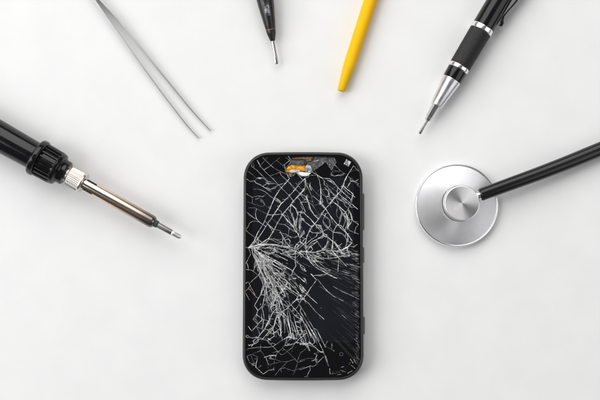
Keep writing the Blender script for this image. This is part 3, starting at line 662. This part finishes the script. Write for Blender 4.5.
  ('m', [(85,260),(120,265)]), ('k', [(60,112),(72,120)]), ('m', [(200,80),(215,105),(240,100)]), ('m', [(240,0),(250,50),(200,80),(150,70)]), ('m', [(255,190),(240,170),(270,160)]),
  ('t', [(150,110),(150,155),(190,210)]), ('k', [(200,65),(225,80)]), ('t', [(330,150),(365,180)]), ('k', [(215,195),(235,215)]), ('t', [(45,150),(60,140)])]),
 'J': ((300, 328), [
  ('s', [(0,110),(50,100),(85,110),(120,140),(150,165)]), ('s', [(50,100),(70,155)]), ('m', [(5,60),(40,35),(30,10)]), ('m', [(85,0),(140,100),(165,150)]), ('t', [(165,150),(205,265)]),
  ('m', [(120,0),(150,60),(185,130)]), ('m', [(60,0),(110,90)]), ('m', [(85,230),(125,215)]), ('t', [(125,215),(130,250),(95,270)]), ('k', [(115,215),(120,250)]), ('m', [(100,175),(125,185),(110,215)]),
  ('t', [(185,190),(210,270)]), ('t', [(170,200),(130,240)]), ('t', [(0,225),(60,210),(110,215)]), ('t', [(0,295),(75,265)]), ('t', [(75,290),(50,340)]), ('t', [(180,120),(200,85)]),
  ('k', [(228,112),(236,118)]), ('k', [(240,153),(250,158)]), ('k', [(343,318),(352,322)]), ('k', [(408,62),(416,68)]), ('m', [(215,285),(218,325)]), ('f', [(180,120),(245,155)]),
  ('m', [(365,215),(385,245)]), ('m', [(390,215),(405,245)]), ('t', [(300,275),(320,270)]), ('t', [(300,300),(330,310)]), ('w', [(270,330),(300,325)]), ('t', [(345,320),(380,300)]),
  ('k', [(60,90),(85,105)]), ('k', [(20,112),(60,108)]), ('m', [(0,80),(30,100),(50,130)]), ('m', [(85,110),(105,100),(100,70)]), ('t', [(230,100),(232,140)]), ('t', [(30,345),(60,345)]),
  ('t',[(370,260),(400,285)])]),
}
def inside(x, y, d=2.0):
    return 247 + d < x < 360.5 - d and 157 + d < y < 374 - d
# every crack ends on another crack: carry loose ends on to the nearest neighbour
LINES = []
for nm, ((ox, oy), ls) in tiles.items():
    for cls, pl in ls: LINES.append([{'m': 't', 't': 'f'}.get(cls, cls) if nm == 'I' and random.random() < .75 else cls, [(ox + u / S, oy + v / S) for u, v in pl]])
def dense(pts):
    out = []
    for (x0, y0), (x1, y1) in zip(pts, pts[1:]):
        m = max(1, int(math.hypot(x1 - x0, y1 - y0) / .8))
        out += [(x0 + (x1 - x0) * t / m, y0 + (y1 - y0) * t / m) for t in range(m)]
    return out + [pts[-1]]
DN = [dense(l[1]) for l in LINES]
for i, (cls, pts) in enumerate(LINES):
    if cls == 'k' or pts[0][0] > 322 and pts[0][1] > 338: continue
    for end in (0, -1):
        e = pts[end]; q = pts[1 if end == 0 else -2]; best = None
        for j, dj in enumerate(DN):
            if j == i or LINES[j][0] == 'k': continue
            for p in dj:
                d = math.hypot(p[0] - e[0], p[1] - e[1])
                ahead = ((p[0] - e[0]) * (e[0] - q[0]) + (p[1] - e[1]) * (e[1] - q[1]))
                if d < .5: best = (0, None); break
                sc = d
                if (ahead > .6 * d * math.hypot(e[0] - q[0], e[1] - q[1]) and d < 4.5 or d < 1.6) and (best is None or sc < best[0]): best = (sc, p)
            if best and best[0] == 0: break
        if best and best[1]:
            if end == 0: pts.insert(0, best[1])
            else: pts.append(best[1])
for cls, pts in LINES:
        w, mi = WID[cls]
        rib_line(pts, w, mi, taper=(cls == 'k'), keep=(cls != 'k'))
        if cls in 'sm':                                  # a strong crack runs double for part of its way and sheds splinters
            D = dense(pts)
            for _ in range(1 if cls == 's' or random.random() < .4 else 0):
                if len(D) < 8: break
                a = random.randrange(len(D) - 6); b = min(len(D), a + random.randint(6, 22)); o = random.choice((-1, 1)) * random.uniform(1.0, 2.2)
                seg = []
                for k_ in range(a, b, 3):
                    dx = D[min(k_ + 1, len(D) - 1)][0] - D[max(0, k_ - 1)][0]; dy = D[min(k_ + 1, len(D) - 1)][1] - D[max(0, k_ - 1)][1]; l = math.hypot(dx, dy) or 1
                    f = math.sin(PI * (k_ - a) / max(1, b - a))
                    seg.append((D[k_][0] - dy / l * o * f, D[k_][1] + dx / l * o * f))
                if len(seg) > 1: rib_line(seg, random.uniform(.16, .30), random.choice((MID, STR, FNT)))
        if cls == 's':
            for _ in range(len(pts)):
                i = random.randrange(len(pts) - 1); t = random.random()
                x = pts[i][0] + (pts[i + 1][0] - pts[i][0]) * t; y = pts[i][1] + (pts[i + 1][1] - pts[i][1]) * t
                a = math.atan2(pts[i + 1][1] - pts[i][1], pts[i + 1][0] - pts[i][0]) + random.choice((-1, 1)) * random.uniform(.15, .8)
                l = random.uniform(1.2, 4.2)
                rib_line([(x, y), (x + l * math.cos(a), y + l * math.sin(a))], random.uniform(.22, .42), random.choice((MID, STR, FNT)))
# the sweep of long cracks from the impact on the long edge, bending down towards the foot
def flow(th, r):
    a = math.radians(th + (12 + .18 * (th - 50)) * max(0, (r - 38) / 55) ** 1.3 + 1.0 * math.sin(r * .16 + th) + .5 * math.sin(r * .5 + th * 3))
    return (251.5 + r * math.cos(a), 247 + r * math.sin(a))
TH = sorted(random.gauss(55, 15) for _ in range(30)); TH = [t for t in TH if 30 < t < 80]
for th in TH:
    r = random.uniform(3, 14); end = 84 - 1.1 * abs(th - 60) + random.choice((-24, -14, -6, 4)) + random.uniform(-6, 6)
    if th < 44: end = random.uniform(40, 72)
    while r < end:
        l = random.uniform(9, 34); e = min(end, r + l); n_ = max(2, int((e - r) / 2.5))
        near = r < 52
        rib_line([flow(th, r + (e - r) * i / n_) for i in range(n_ + 1)], random.choice((.22, .3, .3, .42, .6)) if near else random.uniform(.2, .46), random.choice((STR, STR, MID, FNT, FNT) if near else (STR, MID, MID, FNT)), jit=.2, keep=True)
        r = e + random.choice((0, random.uniform(0, 4), random.uniform(2, 9)))
# rungs between neighbouring cracks of the sweep
for i in range(130):
    k_ = random.randrange(len(TH) - 1); t0, t1 = TH[k_], TH[min(len(TH) - 1, k_ + random.choice((1, 1, 2)))]
    r = random.uniform(8, 92) if random.random() < .5 else random.uniform(10, 58)
    if t1 < 44 and r > 60: continue
    p0, p1 = flow(t0, r), flow(t1, r + random.uniform(-4, 4))
    if math.hypot(p0[0] - p1[0], p0[1] - p1[1]) > 6 or p0[1] > 345: continue
    rib_line([p0, ((p0[0] + p1[0]) / 2 + random.uniform(-.5, .5), (p0[1] + p1[1]) / 2 + random.uniform(-.5, .5)), p1], random.uniform(.22, .5), random.choice((STR, MID, MID, FNT)))
# long near-parallel cracks below the node, running steeply to the foot
for i in range(9):
    t = .25 + .75 * (i + random.uniform(-.35, .35)) / 8
    x0, y0 = 270 + 36 * t, 312 - 6 * math.sin(PI * t) + 4 * t; x1, y1 = 266 + 54 * t, 338 + 16 * max(0, t - .45)
    xm, ym = (x0 + x1) / 2 + (.5 - t) * 1.5 + 1.2, (y0 + y1) / 2
    a, b = random.uniform(0, .3), random.uniform(.7, 1)
    q = lambda u: (x0 * (1-u)**2 + 2 * xm * u * (1-u) + x1 * u * u, y0 * (1-u)**2 + 2 * ym * u * (1-u) + y1 * u * u)
    rib_line([q(a + (b - a) * k_ / 9) for k_ in range(10)], random.uniform(.24, .5), random.choice((STR, STR, MID)), jit=.12, keep=True)
# crushed specks where it is densest
for i in range(70):
    th = random.gauss(52, 10); x, y = flow(th, random.uniform(14, 60)); b = math.radians(th + random.uniform(-25, 25)); l = random.uniform(.8, 2.6)
    rib_line([(x, y), (x + l * math.cos(b), y + l * math.sin(b))], random.uniform(.5, 1.1), STR)
# band of crushed glass across the middle
for i in range(210):
    x = 254 + 102 * random.random() ** .75; y = 248.5 + random.gauss(0, 2.6) + (x - 254) * .03; b = random.gauss(.2, .5); l = random.uniform(1.0, 4.5)
    rib_line([(x, y), (x + l * math.cos(b), y + l * math.sin(b))], random.uniform(.25, .65), random.choice((STR, MID, MID, FNT)))
# the comb of hairlines running out to the far long edge and corner
for i in range(96):
    sl = .18 + 1.05 * (i + random.uniform(-.3, .3)) / 96
    x1 = random.uniform(357.8, 360.0); y1 = 228 + sl * (x1 - 232)
    if y1 > 366: continue
    x0 = x1 - random.uniform(2.5, 9) * (1.0 if sl < .75 else .7)
    rib_line([(x0, 228 + sl * (x0 - 232)), (x1, y1)], random.uniform(.13, .26), random.choice((MID, MID, FNT, STR)) if sl < .62 else random.choice((MID, FNT, FNT)), jit=.04)
    if random.random() < .3:
        xa = random.uniform(326, 346); xb = min(x0 + 2, xa + random.uniform(14, 40))
        if 228 + sl * (xa - 232) > 258: rib_line([(xa, 228 + sl * (xa - 232)), (xb, 228 + sl * (xb - 232))], random.uniform(.07, .12), FNT, jit=.03)
# streaks just under the crushed band
for i in range(46):
    x = random.uniform(298, 350); y = 250 + (x - 300) * .22 + abs(random.gauss(0, 8)); l = random.uniform(3, 12); sl = (y - 228) / (x - 232)
    rib_line([(x, y), (x + l, y + sl * l)], random.uniform(.18, .36), random.choice((MID, FNT, FNT, STR)), jit=.12)
# hairlines that bridge neighbouring cracks, so that the web closes into shards
V0 = list(VERT); made = 0; tries = 0
while made < 440 and tries < 40000:
    tries += 1
    a = random.choice(V0); b = random.choice(V0)
    d = math.hypot(a[0] - b[0], a[1] - b[1])
    if not 2.2 < d < 9.5: continue
    if a[0] > 306 and a[1] > 276 or a[1] > 345 and random.random() < .5: continue
    if a[0] < 300 and a[1] < 235 and random.random() < .6: continue
    mx, my = (a[0] + b[0]) / 2, (a[1] + b[1]) / 2; bow = random.gauss(0, .06) * d
    nx, ny = -(b[1] - a[1]) / d, (b[0] - a[0]) / d
    rib_line([a, (mx + nx * bow, my + ny * bow), b], random.uniform(.18, .36), random.choice((STR, MID, MID, FNT)), jit=.15); made += 1
for i in range(40):
    x = random.uniform(249, 300); y = random.uniform(322, 370); a = random.uniform(0, PI); l = random.uniform(1, 4)
    rib_line([(x, y), (x + l * math.cos(a), y + l * math.sin(a))], random.uniform(.2, .45), random.choice((FNT, MID, MID)))
# small grey specks along the foot corner
for i in range(30):
    t = random.random(); x = 330 + 28 * t; y = 373 - 26 * t ** 3 - random.uniform(0, 3); a = random.uniform(0, PI)
    rib_line([(x, y), (x + .9 * math.cos(a), y + .9 * math.sin(a))], random.uniform(.3, .6), random.choice((FNT, MID, WRM)))
# broken lip of the opening: thin pale edge where the glass snapped
hl = [(x + CX, CY - y) for x, y in hole]
for i in range(len(hl)):
    if i in (0, 1, 2, 3): continue
    rib_line([hl[i], hl[(i + 1) % len(hl)]], .3, random.choice((FNT, MID)), taper=False, jit=.05)
# printed key mark near the foot
X, Y = P(341.2, 352.8); v = []; f = []
for i in range(32):
    a = 2 * PI * i / 32
    for r in (1.45, 1.95): v.append((X + r * math.cos(a), Y + r * math.sin(a), GZ + .04))
for i in range(32):
    a = 2 * i; b = 2 * ((i + 1) % 32); f.append([a, a + 1, b + 1, b])
glass_mb.add(v, f, 5)
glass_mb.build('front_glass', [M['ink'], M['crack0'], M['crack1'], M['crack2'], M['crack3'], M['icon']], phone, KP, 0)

# ------------------------------------------------------------------ light, world, camera
w = bpy.data.worlds.new('World'); scene.world = w; w.use_nodes = True
bg = w.node_tree.nodes['Background']; bg.inputs['Color'].default_value = (1, 1, 1, 1); bg.inputs['Strength'].default_value = .09
def area(name, loc, target, sx, sy, power, col=(1, 1, 1)):
    l = bpy.data.lights.new(name, 'AREA'); l.shape = 'RECTANGLE'; l.size = sx; l.size_y = sy; l.energy = power; l.color = col
    o = bpy.data.objects.new(name, l); COL.objects.link(o); o.location = loc
    o.rotation_euler = (Vector(target) - Vector(loc)).to_track_quat('-Z', 'Y').to_euler(); return o
area('softbox_key', (-.24, .98, 1.0), (0, 0, 0), 1.7, 1.25, 18.2, (1, .998, .992))
area('softbox_side', (-1.25, .0, 1.05), (0, -.08, 0), .9, 1.3, 17.2, (.99, .995, 1))
area('softbox_fill', (1.25, -.30, 1.0), (0, -.05, 0), 1.0, 1.4, 5.9, (1, .985, .99))

cd = bpy.data.cameras.new('camera'); cam = bpy.data.objects.new('camera', cd); COL.objects.link(cam)
cam.location = (0, 0, HP * U); cd.sensor_width = 36; cd.lens = 36 * HP / 600; cd.clip_start = .01; cd.clip_end = 20
scene.camera = cam
vs_ = scene.view_settings; vs_.view_transform = 'Standard'; vs_.look = 'None'; vs_.exposure = 0; vs_.gamma = 1; vs_.use_curve_mapping = False
scene.cycles.use_denoising = True
scene.cycles.max_bounces = 8
